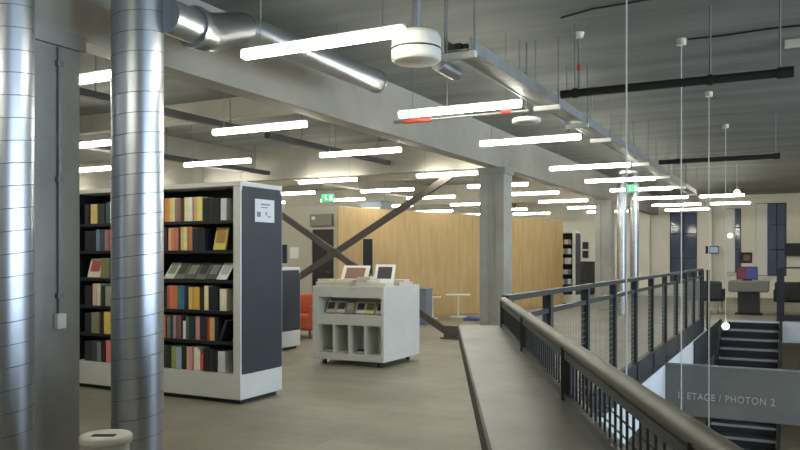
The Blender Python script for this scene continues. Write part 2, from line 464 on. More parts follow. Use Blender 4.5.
# ------------------------------------------------------------------ strip lights on their grid
def make_light(top=CEIL - 2.82):
    r = thing('strip_light', '', 'ceiling light')
    MB().box(-0.635, 0.635, -0.02, 0.02, 0.02, 0.04).build('housing', 'white_paint', r)
    MB().rbox(-0.625, 0.625, -0.034, 0.034, -0.03, 0.02, 0.01).build('diffuser', 'tube', r)
    for sx in (-0.48, 0.48):
        MB().cyl((sx, 0, 0.04), (sx, 0, top), 0.0035, seg=6).build('hanger', 'rod', r)
    return r
proto = make_light(); used = False
def put_light(x_end, y, z, label, group):
    global used
    loc = (x_end - 0.605, y, z)
    if not used:
        used = True; proto.location = loc; proto['label'] = label; proto['group'] = group; return proto
    return dup(proto, loc, label, group=group)
YS = [4.24, 6.75, 8.95, 12.02, 14.35, 16.55, 19.2, 22.0, 24.4]
ROWS = [(-2.25, 'along the cable tray'), (-4.62, 'just beyond the concrete beam'), (-7.1, 'third from the cable tray'),
        (-9.4, 'fourth from the cable tray'), (-11.8, 'fifth from the cable tray'), (-14.2, 'sixth from the cable tray')]
for xe, desc in ROWS:
    ys = [y for y in YS]
    if xe < -9: ys = [y - 0.25 for y in YS if y > 8]
    for i, y in enumerate(ys):
        put_light(xe + (0.07 if xe == -2.25 and i == 0 else 0.0), y, 2.82, 'lit strip light, %s from the near end of the row %s' % (ORD[i], desc), 'strip lights hung in rows from the ceiling')
for i, y in enumerate((19.2, 22.0)):
    put_light(-0.89, y, 2.82, 'short lit strip light past the end of the cable tray, %s the back windows' % ('farther from' if i == 0 else 'closer to'), 'strip lights hung in rows from the ceiling').scale.x = 0.76
for i, (xe, y) in enumerate(((-2.25, 1.6), (-4.62, 1.6), (-2.25, -1.0))):
    put_light(xe, y, 2.82, ['lit strip light behind the first one along the cable tray', 'lit strip light beyond the beam beside the nearest column', 'lit strip light hung nearest the wall behind the camera'][i],
              'strip lights hung in rows from the ceiling')
lp = make_light(0.195)
for i, (x, y, d_) in enumerate(((-2.2, 6.0, 'nearest the lettered fascia'), (-2.2, 13.0, 'beside the foot of the stair'), (2.6, 20.0, 'beyond the short far guard'))):
    o = lp if i == 0 else dup(lp, (x, y, -0.645))
    o.location = (x, y, -0.645); o['label'] = 'lit strip light below the floor, ' + d_; o['group'] = 'strip lights of the lower storey'

for j, xe in enumerate((2.3, 4.6, 6.9)):  # unseen extra lamps, added to brighten the back wall and its shutters
    for i, y in enumerate((21.0, 24.4)):
        put_light(xe, y, 2.82, 'added strip light over the far lounge, %s from the tray, %s the back wall' % (ORD[j], 'closer to' if i else 'farther from'), 'strip lights hung in rows from the ceiling')
# ------------------------------------------------------------------ cable tray
TX0, TX1 = -2.2, -2.01
ct = thing('cable_tray', 'galvanised cable tray hung along the ends of the strip lights', 'cable tray', (TX0, 4.98, 2.87))
W = TX1 - TX0; LEN = 13.9
MB().box(0.012, W - 0.012, 0, LEN, 0, 0.006).build('tray_floor', 'tray', ct)
MB().box(0, 0.012, 0, LEN, -0.01, 0.08).build('side_flange', 'tray', ct)
MB().box(W - 0.012, W, 0, LEN, -0.01, 0.08).build('side_flange', 'tray', ct)
MB().bar((0.09, 0, 0.03), (0.09, LEN, 0.03), 0.05, 0.04).bar((0.145, 0, 0.025), (0.145, LEN, 0.025), 0.03, 0.03).build('cables', 'black', ct)
for y in (0.0, 2.15, 3.3, 4.45, 7.2, 9.4, 11.7, 13.8):
    bk = MB().box(-0.03, W + 0.03, y, y + 0.05, -0.055, -0.012).build('bracket', 'white_paint', ct)
    MB().cyl((W + 0.02, y + 0.025, -0.02), (W + 0.02, y + 0.025, CEIL - 2.87), 0.008, seg=6).cyl((-0.015, y + 0.025, -0.02), (-0.015, y + 0.025, CEIL - 2.87), 0.008, seg=6).build('hanger_rod', 'rod', bk)

# dark hanging pipes across the opening
def hang_pipe(label, x0, x1, y, z, rods):
    t = thing('hanging_pipe', label, 'pipe', (x0, y, z), group=None)
    MB().cyl((0, 0, 0), (x1 - x0, 0, 0), 0.036, seg=14).build('pipe', 'dark_pipe', t)
    MB().cyl((x1 - x0 - 0.06, 0, 0), (x1 - x0 + 0.02, 0, 0), 0.045, seg=14).build('end_cap', 'dark_pipe', t)
    for xr in rods:
        q = MB().cyl((xr - x0, 0, 0.03), (xr - x0, 0, CEIL - z), 0.008, seg=8).build('hanger_rod', 'rod', t)
        MB().cyl((xr - x0 - 0.02, 0, 0), (xr - x0 + 0.02, 0, 0), 0.046, seg=12).build('clamp', 'dark_pipe', t)
    return t
hang_pipe('thick black pipe hung over the opening, nearest of two', -1.88, -0.02, 6.84, 2.885, (-1.75, -0.62, -0.1))
hang_pipe('thin-looking black pipe hung farther over the opening', -1.88, -0.2, 12.5, 2.885, (-1.6, -0.24))
def hang_pipe_y(label, x, y0, y1, z):
    t = thing('hanging_pipe', label, 'pipe', (x, y0, z))
    MB().bar((0, 0, 0), (0, y1 - y0, 0), 0.09, 0.07).build('pipe', 'dark_pipe', t)
    for yr in (0.8, (y1 - y0) / 2, y1 - y0 - 0.4):
        MB().cyl((0, yr, 0.03), (0, yr, CEIL - z), 0.008, seg=8).build('hanger_rod', 'rod', t)
hang_pipe_y('dark flat duct run hung above the bookcase, longer one', -6.2, 4.6, 7.85, 3.02)
hang_pipe_y('dark flat duct run above the white book trolley', -6.2, 8.2, 11.6, 3.02)
hang_pipe_y('dark flat duct run hung deep behind the bookcase top', -8.9, 6.5, 11.8, 3.0)

# red-marked sprinkler pipe
sp = thing('sprinkler_pipe', 'thin grey sprinkler pipe with red couplings under the second tray light', 'pipe', (-3.7, 7.05, 2.81))
MB().cyl((0, 0, 0), (1.45, 0, 0), 0.016, seg=12).build('pipe', 'rod', sp)
MB().cyl((0.12, 0, 0), (0.42, 0, 0), 0.026, seg=12).build('red_coupling', 'red', sp)
MB().cyl((1.18, 0, 0.02), (1.28, 0, 0.02), 0.036, seg=12).build('red_coupling', 'red', sp)
for x in (0.6, 1.36): MB().cyl((x, 0, 0), (x, 0, CEIL - 2.81), 0.006, seg=6).build('hanger_rod', 'rod', sp)
dr = thing('sprinkler_drop', 'white ceiling rose with a red-banded drop pipe above the cable tray', 'sprinkler', (-1.78, 7.1, CEIL))
MB().cyl((0, 0, 0), (0, 0, -0.05), 0.05, 0.035).build('ceiling_rose', 'white_plastic', dr)
MB().cyl((0, 0, -0.05), (0, 0, -0.52), 0.01, seg=10).build('drop_pipe', 'rod', dr)
MB().cyl((0, 0, -0.3), (0, 0, -0.36), 0.018, seg=10).build('red_band', 'red', dr)

# white drum unit, spotlight, flat discs
dm = thing('air_diffuser', 'round cream drum hung beside the end of the nearest strip light', 'air diffuser', (-2.315, 4.74, 2.755))
MB().lathe([(0.0, 0.0), (0.15, 0.0), (0.168, 0.012), (0.172, 0.03), (0.172, 0.08)], seg=40).build('lower_drum', 'white_plastic', dm)
MB().lathe([(0.155, 0.08), (0.155, 0.092)], seg=40).build('shadow_gap', 'black', dm)
MB().lathe([(0.172, 0.092), (0.170, 0.165), (0.15, 0.20), (0.10, 0.215), (0.0, 0.22)], seg=40).build('upper_drum', 'white_plastic', dm)
MB().cyl((0, 0, 0.18), (0, 0, CEIL - 2.755), 0.03, seg=14).build('stem', 'galv', dm)
sl = thing('spotlight', 'small silver cylinder spotlight beside the cream drum', 'spotlight', (-2.29, 5.2, 2.81))
MB().cyl((0, -0.16, 0), (0, 0.16, 0), 0.052, seg=20).cyl((0, 0.16, 0), (0, 0.175, 0), 0.05, seg=20).build('lamp_body', 'galv', sl)
MB().cyl((0, 0, 0.04), (0, 0, CEIL - 2.81), 0.01, seg=8).build('stem', 'rod', sl)
def disc(label, x, y, z):
    t = thing('ceiling_speaker', label, 'speaker', (x, y, z))
    MB().lathe([(0, 0), (0.12, 0), (0.14, 0.012), (0.14, 0.04), (0.12, 0.05), (0, 0.05)], seg=36).build('speaker_body', 'white_plastic', t)
    MB().lathe([(0.0, -0.004), (0.1, -0.004), (0.1, 0.0)], seg=32).build('grille', 'tray', t)
    MB().cyl((0, 0, 0.05), (0, 0, CEIL - z), 0.008, seg=8).build('stem', 'rod', t)
disc('flat white disc speaker under the end of the second tray light', -2.32, 7.2, 2.715)
disc('flat white disc speaker under the fourth tray light', -2.34, 12.45, 2.715)

# ------------------------------------------------------------------ galvanised ducts
def spiral_duct(label, x, y, r, z0, z1, pitch=0.13, fine=True):
    t = thing('spiral_duct', label, 'duct', (x, y, z0))
    MB().cyl((0, 0, 0), (0, 0, z1 - z0), r, seg=64).build('duct_pipe', 'galv', t)
    pts = []; n = int((z1 - z0 - 0.02) / pitch * 40)
    for i in range(n):
        a = 2 * PI * i / 40
        pts.append((r * math.cos(a), r * math.sin(a), 0.01 + pitch * i / 40))
    MB().tube(pts, 0.0026, 6).build('spiral_seam', 'galv_seam', t)
    return t
spiral_duct('thick silver spiral duct in front of the bookcase', -3.815, 3.66, 0.164, 0, CEIL)
spiral_duct('thick silver spiral duct in front of the nearest concrete column', -4.13, 2.93, 0.165, 0, CEIL)
spiral_duct('slim silver duct beside the farthest column, nearer its face', -3.72, 19.0, 0.11, 0, CEIL, 0.2)
spiral_duct('slim silver duct beside the farthest column, with cooler blue sheen', -3.53, 19.6, 0.10, 0, CEIL, 0.2)
hd = thing('horizontal_duct', 'silver round duct running beside the beam under the ceiling', 'duct', (-3.66, 3.66, 2.99))
MB().cyl((0.02, 0.075, 0), (0.01, 0.36, 0), 0.115, seg=32).build('branch_collar', 'galv', hd)
MB().cyl((0, 0.34, 0), (0, 0.38, 0), 0.145, seg=32).build('flange', 'galv', hd)
fz = MB()
pts = [(0, 0.38 + 0.02 * i, 0.14 * max(0, (i - 6) / 20.0) ** 1.0) for i in range(27)]
fz.tube(pts, [(0.135 + (0.006 if i % 2 else -0.004)) * (1.0 - 0.008 * i) for i in range(27)], 32)
fz.build('flexible_sleeve', 'foil', hd)
MB().cyl((0, 0.9, 0.14), (0, 2.95, 0.15), 0.105, seg=36).build('duct_pipe', 'galv', hd)
MB().cyl((0, 2.93, 0.15), (0, 2.96, 0.15), 0.112, seg=36).build('end_cap', 'galv', hd)
for y in (1.1, 2.2): MB().cyl((0, y, 0.24), (0, y, 0.51), 0.006, seg=8).build('hanger_rod', 'rod', hd)

# conduit and switch on the near column
cd = thing('conduit', 'thin grey conduit running down the nearest column', 'conduit', (-4.225, 3.39, 1.05))
MB().cyl((0, 0, 0), (0, 0, 1.72), 0.012, seg=12).build('pipe', 'rod', cd)
for z in (0.1, 0.85, 1.6): MB().box(-0.015, 0.016, -0.022, 0.022, z, z + 0.03).build('clip', 'rod', cd)
so = thing('wall_socket', 'small pale socket box on the nearest column below the conduit', 'socket', (-4.24, 3.39, 0.95))
MB().rbox(0, 0.045, -0.035, 0.035, 0, 0.1, 0.008).build('socket_box', 'white_plastic', so)
MB().box(0.045, 0.048, -0.02, 0.02, 0.03, 0.07).build('cover_plate', 'paper', so)

# waste bin
wb = thing('waste_bin', 'pale grey waste bin with slotted lid standing before the silver duct', 'bin', (-3.50, 3.12, 0))
MB().lathe([(0, 0), (0.115, 0), (0.12, 0.01), (0.145, 0.36)], seg=36).build('bin_body', 'bin', wb)
MB().lathe([(0.145, 0.35), (0.155, 0.355), (0.157, 0.39), (0.15, 0.40), (0.11, 0.405), (0.0, 0.405)], seg=36).build('lid', 'bin', wb)
sl_ = MB()
wb.scale = (0.92, 0.92, 1.0)
M = Matrix.Rotation(TH, 4, 'Z')
sl_.rbox(-0.06, 0.08, -0.085, -0.03, 0.404, 0.409, 0.002, M)
sl_.build('lid_slot', 'black', wb)

# ------------------------------------------------------------------ bookcases
def bookcase(label, x0, x1, y0, y1, h, zs, bays, one=True):
    """end panel at x1; open fronts towards -y; zs = shelf heights, bays = upright x positions"""
    t = thing('bookcase', label, 'bookcase', (x1, y0, 0))
    L = x1 - x0; D = y1 - y0
    MB().box(-L + 0.04, -0.04, 0.05, D - 0.05, 0, 0.045).build('plinth', 'black', t)
    MB().rbox(-L, 0, 0, D, 0.045, 0.285, 0.006).build('base', 'white_lam', t)
    MB().rbox(-L, 0, 0, D, h - 0.045, h, 0.006).build('top_board', 'white_lam', t)
    MB().rbox(-0.085, 0, 0, 0.03, 0.285, h - 0.045, 0.003).build('corner_upright', 'white_lam', t)
    MB().rbox(-0.085, 0, D - 0.03, D, 0.285, h - 0.045, 0.003).build('corner_upright', 'white_lam', t)
    MB().box(-0.06, -0.004, 0.03, D - 0.03, 0.285, h - 0.045).build('end_panel', 'navy', t)
    MB().rbox(-0.01, 0.006, 0.02, D - 0.012, 0.29, h - 0.085, 0.003).build('end_cover', 'navy', t)
    MB().box(-L, -0.085, D / 2 - 0.01, D / 2 + 0.01, 0.285, h - 0.045).build('back_panel', 'black', t)
    for bx in bays:
        MB().box(bx - x1 - 0.015, bx - x1 + 0.015, 0.01, D - 0.01, 0.285, h - 0.045).build('upright', 'shelfblack', t)
    for z in zs:
        MB().box(-L, -0.06, 0.008, D - 0.008, z - 0.03, z).build('shelf', 'shelfblack', t)
    return t
BX1, BY0, BY1, BH = -4.68, 5.77, 6.44, 2.135
SH = [1.765, 1.475, 1.185, 0.888, 0.592]
bookcase('tall white bookcase with navy end panel behind the silver duct', -8.1, BX1, BY0, BY1, BH, SH, (-5.87, -6.98, -8.08))
bookcase('low dark bookcase with white base half hidden behind the tall bookcase', -9.2, -6.78, 9.12, 9.8, 1.25, [0.9, 0.6], (-7.9, -9.18))
bookcase('white bookcase standing past the end of the plywood booth', -6.75, -5.65, 22.1, 22.7, 2.135, SH, (-6.73,))

def book(x, y, z, w, hgt, dep, c, label, group, lean=0.0, name='book'):
    t = 0.003; hgt *= 1.06
    o = MB().box(0, w, 0, t, 0, hgt).box(0, t, t, dep, 0, hgt).box(w - t, w, t, dep, 0, hgt).build(name, bookmat(c), None, (x, y, z + w * math.sin(lean)), (0, lean, 0))
    MB().box(t, w - t, t, dep - 0.005, 0.003, hgt - 0.004).build('pages', 'pages', o)
    return tag(o, label, 'book', group)
def flat_book(x, y, z, w, l, th, c, rotz, label, group, rotx=0.0, cover2=None, name='book'):
    o = MB().box(-w / 2, w / 2, -l / 2, l / 2, 0, 0.003).box(-w / 2, w / 2, -l / 2, l / 2, th - 0.003, th).box(-w / 2, -w / 2 + 0.003, -l / 2, l / 2, 0.003, th - 0.003).build(
        name, bookmat(c), None, (x, y, z), (rotx, 0, rotz))
    MB().box(-w / 2 + 0.003, w / 2 - 0.004, -l / 2 + 0.004, l / 2 - 0.004, 0.003, th - 0.003).build('pages', 'pages', o)
    if cover2: MB().box(-w * 0.36, w * 0.36, -l * 0.3, l * 0.36, th, th + 0.001).build('cover_picture', bookmat(cover2), o)
    return tag(o, label, 'book', group)

XA, XB = -5.70, -4.85        # seen width of the bay nearest the end panel
def zx(z0, z1, k): return XA + (z0 / 6.43) / 65.5 * (XB - XA) if k else 0
# per shelf: (start, width) in steps of the shelf width (0..420), colour, colour word, height
ROW = {
 0: [(0, 12, (60, 52, 50), 'dark brown', .20), (12, 18, (196, 136, 70), 'ochre', .225), (30, 15, (205, 150, 80), 'orange', .225), (45, 20, (224, 192, 132), 'cream', .225), (65, 15, (230, 210, 165), 'pale cream', .225),
     (80, 18, (152, 122, 116), 'mauve', .215), (98, 20, (140, 104, 98), 'brown mauve', .215), (118, 24, (84, 52, 56), 'maroon', .215), (143, 25, (224, 214, 160), 'yellowish cream', .225),
     (168, 26, (228, 228, 212), 'white', .225), (202, 23, (204, 164, 112), 'tan', .225), (225, 32, (220, 208, 122), 'pale yellow', .225), (260, 34, (36, 36, 40), 'black', .21), (296, 30, (42, 40, 44), 'black', .20), (328, 36, (34, 34, 38), 'black', .205),
     (372, 36, (198, 198, 202), 'light grey', .20)],
 1: [(0, 28, (56, 50, 66), 'dark purple', .22), (38, 16, (214, 172, 134), 'peach', .215), (54, 20, (204, 134, 106), 'salmon', .215), (74, 30, (194, 120, 90), 'terracotta', .215), (105, 12, (70, 50, 48), 'dark brown', .21),
     (118, 20, (196, 184, 128), 'khaki', .22), (138, 22, (214, 206, 146), 'cream', .22), (164, 30, (174, 110, 76), 'brown orange', .22), (196, 36, (40, 40, 46), 'black', .20), (234, 40, (32, 34, 42), 'blue black', .205)],
 3: [(0, 30, (40, 40, 44), 'black', .21), (30, 18, (178, 98, 82), 'brick red', .22), (48, 20, (200, 124, 92), 'salmon', .22), (68, 30, (196, 116, 80), 'orange brown', .22), (99, 22, (66, 124, 108), 'teal green', .22), (121, 20, (54, 112, 150), 'blue', .22),
     (141, 10, (70, 60, 100), 'purple', .22), (153, 14, (38, 38, 44), 'black', .21), (170, 20, (214, 180, 96), 'yellow', .21), (190, 18, (196, 156, 80), 'mustard', .21), (208, 32, (214, 170, 72), 'golden', .21), (241, 26, (46, 38, 40), 'dark brown', .21), (270, 26, (230, 210, 154), 'cream', .225),
     (297, 56, (34, 36, 40), 'black', .215), (366, 42, (212, 204, 184), 'white', .20)],
 4: [(0, 18, (206, 132, 70), 'orange', .22), (18, 10, (60, 34, 34), 'dark red', .22), (28, 22, (110, 116, 112), 'grey green', .215), (50, 20, (52, 66, 70), 'dark teal', .215), (70, 16, (184, 144, 150), 'pinkish', .22), (86, 18, (104, 84, 88), 'grey maroon', .22), (104, 16, (140, 84, 98), 'plum', .22), (121, 12, (46, 50, 52), 'black', .21),
     (134, 18, (224, 224, 218), 'white', .17), (152, 20, (74, 104, 92), 'green', .215), (172, 42, (40, 56, 54), 'dark green', .215), (215, 26, (196, 140, 140), 'pink', .215), (242, 46, (42, 48, 50), 'black', .215), (289, 14, (170, 60, 58), 'red', .215), (304, 30, (204, 174, 116), 'tan', .215), (335, 22, (34, 36, 44), 'black', .215)],
 5: [(0, 26, (66, 64, 54), 'dark olive', .215), (27, 30, (44, 42, 42), 'black', .21), (58, 30, (140, 152, 84), 'lime green', .21), (88, 36, (152, 166, 186), 'blue grey', .205), (126, 28, (40, 40, 44), 'black', .21), (157, 18, (200, 160, 120), 'tan', .215), (175, 20, (204, 136, 140), 'pink', .215),
     (203, 26, (226, 214, 180), 'cream', .215), (229, 14, (226, 222, 214), 'white', .19), (243, 20, (204, 90, 74), 'red', .16), (265, 36, (32, 34, 38), 'black', .21), (303, 22, (40, 40, 46), 'black', .205), (327, 24, (34, 34, 38), 'black', .20), (354, 46, (192, 194, 196), 'light grey', .195)],
}
SHN = ['top', 'second', 'third', 'fourth', 'fifth', 'bottom']
SZ = SH + [0.288]
STEP = (XB - XA) / 420.0
for r, lst in ROW.items():
    n = len(lst)
    for i, (a, wd, c, cn, hh) in enumerate(lst):
        book(XA + a * STEP, BY0 + 0.035, SZ[r] + 0.001, wd * STEP - 0.0015, hh, 0.17, c,
             '%s book, %s from the navy end on the %s shelf of the tall bookcase' % (cn, ORD[n - 1 - i + (1 if r in (1,) else 0)], SHN[r]), 'books on the %s shelf by the navy end' % SHN[r])
# face-out yellow book on shelf two, slanted book on shelf five
def face_out(x, y, z, w, hgt, th, c, tilt, label, group, pic=None, yaw=0.0, roll=0.0, name='book'):
    o = MB().box(0, w, 0, 0.003, 0, hgt).box(0, w, th - 0.003, th, 0, hgt).box(0, 0.003, 0.003, th - 0.003, 0, hgt).build(name, bookmat(c), None, (x, y, z + th * math.sin(tilt)), (-tilt, roll, yaw))
    MB().box(0.003, w - 0.003, 0.003, th - 0.003, 0.003, hgt - 0.003).build('pages', 'pages', o)
    if pic: MB().box(w * 0.14, w * 0.86, -0.001, 0.0, hgt * 0.3, hgt * 0.88).build('cover_picture', bookmat(pic), o)
    return tag(o, label, 'book', group)
face_out(XA + 318 * STEP, BY0 + 0.05, SH[1] + 0.002, 0.15, 0.225, 0.018, (190, 178, 74), R(14), 'yellow green book facing out with a brown cover picture on the second shelf', 'books on the second shelf by the navy end', (150, 112, 56))
book(XA + 360 * STEP, BY0 + 0.035, SH[4] + 0.002, 0.03, 0.2, 0.16, (40, 42, 50), 'blue black book leaning against the end on the fifth shelf of the tall bookcase', 'books on the fifth shelf by the navy end', lean=R(22))
mg = [((198, 196, 184), (128, 134, 118), 'pale', 'green grey'), ((112, 112, 102), (66, 70, 62), 'grey', 'dark'), ((92, 92, 84), (134, 130, 116), 'dark grey', 'pale'),
      ((104, 104, 102), (56, 56, 56), 'mid grey', 'charcoal'), ((80, 80, 78), (124, 124, 122), 'charcoal', 'light grey'), ((222, 222, 220), (176, 178, 180), 'white', 'grey')]
for i, (c, p_, cn, pn) in enumerate(mg):
    face_out(XA + 0.015 + i * 0.137, BY0 + 0.03, SH[2] + 0.004, 0.128, 0.20, 0.008, c, R(38), '%s magazine with %s cover on the third shelf, %s from the navy end' % (cn, pn, ORD[5 - i]),
             'magazines displayed on the third shelf', p_, name='magazine')['category'] = 'magazine'
# bay seen between the ducts
XC = -6.83
B2 = [
 [(0.0, .06, (40, 40, 44), 'black', .20), (.09, .10, (206, 172, 110), 'tan', .20), (.20, .1, (52, 62, 60), 'dark green', .20), (.32, .05, (70, 84, 92), 'slate', .21), (.38, .035, (232, 232, 226), 'white', .22), (.42, .03, (60, 40, 40), 'dark brown', .2), (.455, .06, (226, 214, 176), 'cream', .22)],
 [(0.0, .16, (38, 38, 42), 'black', .2), (.17, .06, (110, 122, 142), 'blue grey', .215), (.235, .06, (66, 72, 90), 'navy', .215), (.30, .05, (150, 124, 116), 'mauve', .21), (.355, .05, (168, 90, 74), 'brick red', .21), (.41, .045, (120, 128, 140), 'grey', .21), (.46, .06, (190, 164, 160), 'pale pink', .21)],
 [(.24, .13, (122, 120, 92), 'olive', .20), (.38, .06, (80, 96, 72), 'moss green', .21), (.445, .08, (96, 130, 86), 'green', .21)],
 [(0.0, .11, (42, 42, 46), 'black', .2), (.12, .06, (204, 170, 160), 'pink', .22), (.185, .05, (206, 200, 180), 'cream', .22), (.25, .05, (50, 50, 52), 'black', .2), (.31, .09, (140, 146, 124), 'grey green', .20), (.405, .055, (150, 70, 76), 'maroon', .20), (.465, .05, (172, 92, 96), 'rose', .2)],
 [(0.0, .09, (46, 46, 46), 'black', .2), (.1, .12, (128, 126, 104), 'olive grey', .21), (.235, .05, (44, 42, 42), 'black', .2), (.29, .13, (212, 186, 96), 'yellow', .22), (.425, .05, (194, 160, 112), 'tan', .21), (.48, .045, (184, 178, 140), 'khaki', .21)],
 [(0.0, .09, (48, 50, 52), 'black', .2), (.1, .08, (66, 68, 70), 'charcoal', .2), (.185, .06, (120, 124, 124), 'grey', .2), (.25, .06, (44, 44, 46), 'black', .2), (.32, .085, (206, 118, 112), 'coral', .22), (.41, .04, (60, 50, 50), 'dark brown', .2), (.455, .05, (214, 196, 158), 'cream', .2)],
]
for r, lst in enumerate(B2):
    for i, (a, wd, c, cn, hh) in enumerate(lst):
        book(XC + a, BY0 + 0.035, SZ[r] + 0.001, wd - 0.002, hh, 0.17, c, '%s book, %s from the column on the %s shelf between the two ducts' % (cn, ORD[i], SHN[r]), 'books on the %s shelf between the ducts' % SHN[r])
face_out(XC + 0.03, BY0 + 0.04, SH[2] + 0.003, 0.19, 0.21, 0.014, (206, 190, 176), R(16), 'white book facing out with red cover picture on the third shelf between the ducts', 'books on the third shelf between the ducts', (160, 82, 66))
# a few books in the far bookcase
for r in range(5):
    for i in range(4):
        c = [(206, 204, 196), (120, 124, 150), (214, 208, 190), (150, 140, 130), (190, 196, 200)][(r + i) % 5]
        book(-6.18 + i * 0.1, 22.14, SZ[r] + 0.001, 0.09, 0.13 + 0.02 * ((i * 3 + r) % 3), 0.16, c, 'pale book, %s from the booth on the %s shelf of the far white bookcase' % (ORD[i], SHN[r]), 'books in the far white bookcase')

# notice on the navy end panel
no = thing('paper_notice', 'white printed notice taped on the navy end of the tall bookcase', 'notice', (BX1 + 0.0062, 5.985, 1.755))
MB().box(0, 0.002, 0, 0.31, 0, 0.225).build('sheet', 'paper', no)
pr = MB()
pr.box(0.002, 0.0025, 0.09, 0.24, 0.168, 0.182).box(0.002, 0.0025, 0.09, 0.20, 0.14, 0.15).box(0.002, 0.0025, 0.03, 0.09, 0.05, 0.10).box(0.002, 0.0025, 0.165, 0.19, 0.07, 0.10).box(0.002, 0.0025, 0.20, 0.25, 0.05, 0.062)
pr.build('print', 'ink', no)

# ------------------------------------------------------------------ white book trolley
TXL, TXR, TY0, TY1 = -5.645, -4.575, 8.44, 9.47
TW = TXR - TXL; TD = TY1 - TY0; TH_ = 1.03
tr = thing('book_trolley', 'white two-tier book trolley on castors in the middle of the floor', 'trolley', (TXL, TY0, 0))
MB().rbox(0, TW, 0, TD, 0.99, TH_, 0.006).build('top_board', 'white_lam', tr)
MB().rbox(0, TW, 0, TD, 0.075, 0.16, 0.006).build('base_board', 'white_lam', tr)
MB().rbox(0, 0.09, 0, TD, 0.16, 0.99, 0.004).build('side_panel', 'white_lam', tr)
MB().rbox(TW - 0.045, TW, 0, TD, 0.16, 0.99, 0.004).build('side_panel', 'white_lam', tr)
MB().box(0.09, TW - 0.045, 0.0, 0.03, 0.885, 0.99).build('top_rail', 'white_lam', tr)
MB().box(0.09, TW - 0.045, 0.005, TD - 0.005, 0.53, 0.665).build('middle_board', 'white_lam', tr)
MB().box(0.09, TW - 0.045, 0.335, 0.36, 0.16, 0.99).build('back_panel', 'white_lam', tr)
for k in (1, 2, 3):
    x = 0.09 + (TW - 0.135) * k / 4
    MB().box(x - 0.010, x + 0.010, 0.005, 0.34, 0.16, 0.53).build('divider', 'white_lam', tr)
for x in (0.12, TW - 0.12):
    for y in (0.12, TD - 0.12):
        cs = MB().box(x - 0.03, x + 0.03, y - 0.03, y + 0.03, 0.055, 0.075).build('castor', 'rod', tr)
        MB().cyl((x - 0.014, y, 0.033), (x + 0.014, y, 0.033), 0.033, seg=18).build('wheel', 'rubber', cs)
# things on top of the trolley
T = TH_ + 0.001
G = 'books laid out on the white trolley'
def tb(lx, ly, z, w, l, th, c, rz, label, pic=None): return flat_book(TXL + lx, TY0 + ly, T + z, w, l, th, c, rz, label, G, cover2=pic)
tb(.155, .17, 0, .24, .30, .05, (214, 212, 206), R(6), 'thick white book lying at the outer front corner of the trolley top')
tb(.155, .17, .051, .2, .24, .035, (196, 192, 184), R(-9), 'pale grey book on top of the thick white corner book', (140, 134, 126))
tb(.44, .15, 0, .24, .24, .05, (186, 180, 168), R(-8), 'grey book lying flat before the wide propped picture book', (96, 92, 90))
tb(.44, .15, .051, .20, .16, .03, (222, 220, 214), R(5), 'small white book stacked on the flat grey book', (70, 68, 66))
tb(.73, .17, 0, .22, .28, .055, (210, 208, 200), R(12), 'white book at the bottom of the front stack on the trolley', (60, 60, 64))
tb(.73, .18, .056, .2, .26, .03, (120, 112, 104), R(-10), 'brown grey book in the middle of the front stack on the trolley', (220, 216, 206))
tb(.73, .18, .087, .17, .23, .03, (216, 214, 208), R(7), 'white book on top of the front stack on the trolley', (50, 50, 54))
tb(.96, .20, 0, .16, .26, .045, (184, 188, 206), R(4), 'lilac magazine lying at the trolley corner by the plain side')
tb(.93, .74, 0, .2, .28, .04, (176, 180, 204), R(-14), 'pale blue book lying behind the lilac magazine on the trolley', (110, 104, 140))
tb(.93, .74, .041, .18, .24, .03, (214, 212, 206), R(8), 'white book stacked on the pale blue book')
tb(.17, .76, 0, .24, .3, .05, (206, 202, 192), R(-5), 'cream book lying behind the thick white corner book')
tb(.17, .77, .051, .2, .26, .04, (222, 220, 214), R(9), 'white book stacked on the cream book', (120, 100, 92))
tb(.53, .86, 0, .3, .24, .06, (190, 186, 176), R(3), 'stone coloured book lying at the rear middle of the trolley top')
tb(.53, .86, .061, .26, .2, .05, (214, 210, 202), R(-6), 'cream white book stacked on the stone coloured book')
def propped(lx, ly, w, hgt, c, pic, rz, label, label2, z=0):
    s_ = thing('book_stand', label2, 'stand', (TXL + lx, TY0 + ly, T + z), (0, 0, rz))
    a = R(30)
    MB().box(-w / 2 + 0.02, w / 2 - 0.02, 0.0, 0.10, 0, 0.006).build('foot', 'white_plastic', s_)
    MB().box(-w / 2 + 0.02, w / 2 - 0.02, -0.012, 0.0, 0, 0.02).build('lip', 'white_plastic', s_)
    MB().bar((0, 0.02, 0.022), (0, 0.02 + math.sin(a) * hgt * 0.8, 0.022 + math.cos(a) * hgt * 0.8), w * 0.5, 0.004).build('rest', 'white_plastic', s_)
    o = face_out(0, 0, 0, w, hgt, 0.015, c, a, label, G, pic)
    M = Matrix.Translation((TXL + lx, TY0 + ly, T + z)) @ Matrix.Rotation(rz, 4, 'Z') @ Matrix.Translation((-w / 2, 0.0, 0.0075)) @ Matrix.Rotation(-a, 4, 'X')
    o.rotation_euler = M.to_euler(); o.location = M.to_translation()
propped(.36, .42, .40, .29, (218, 212, 204), (132, 104, 92), R(4), 'wide white book with brown cover picture propped up on the trolley', 'low stand under the wide propped picture book', 0.0)
propped(.82, .44, .27, .31, (216, 216, 212), (58, 54, 56), R(14), 'white book with black cover picture propped up on the trolley', 'low stand under the black and white propped book', 0.0)
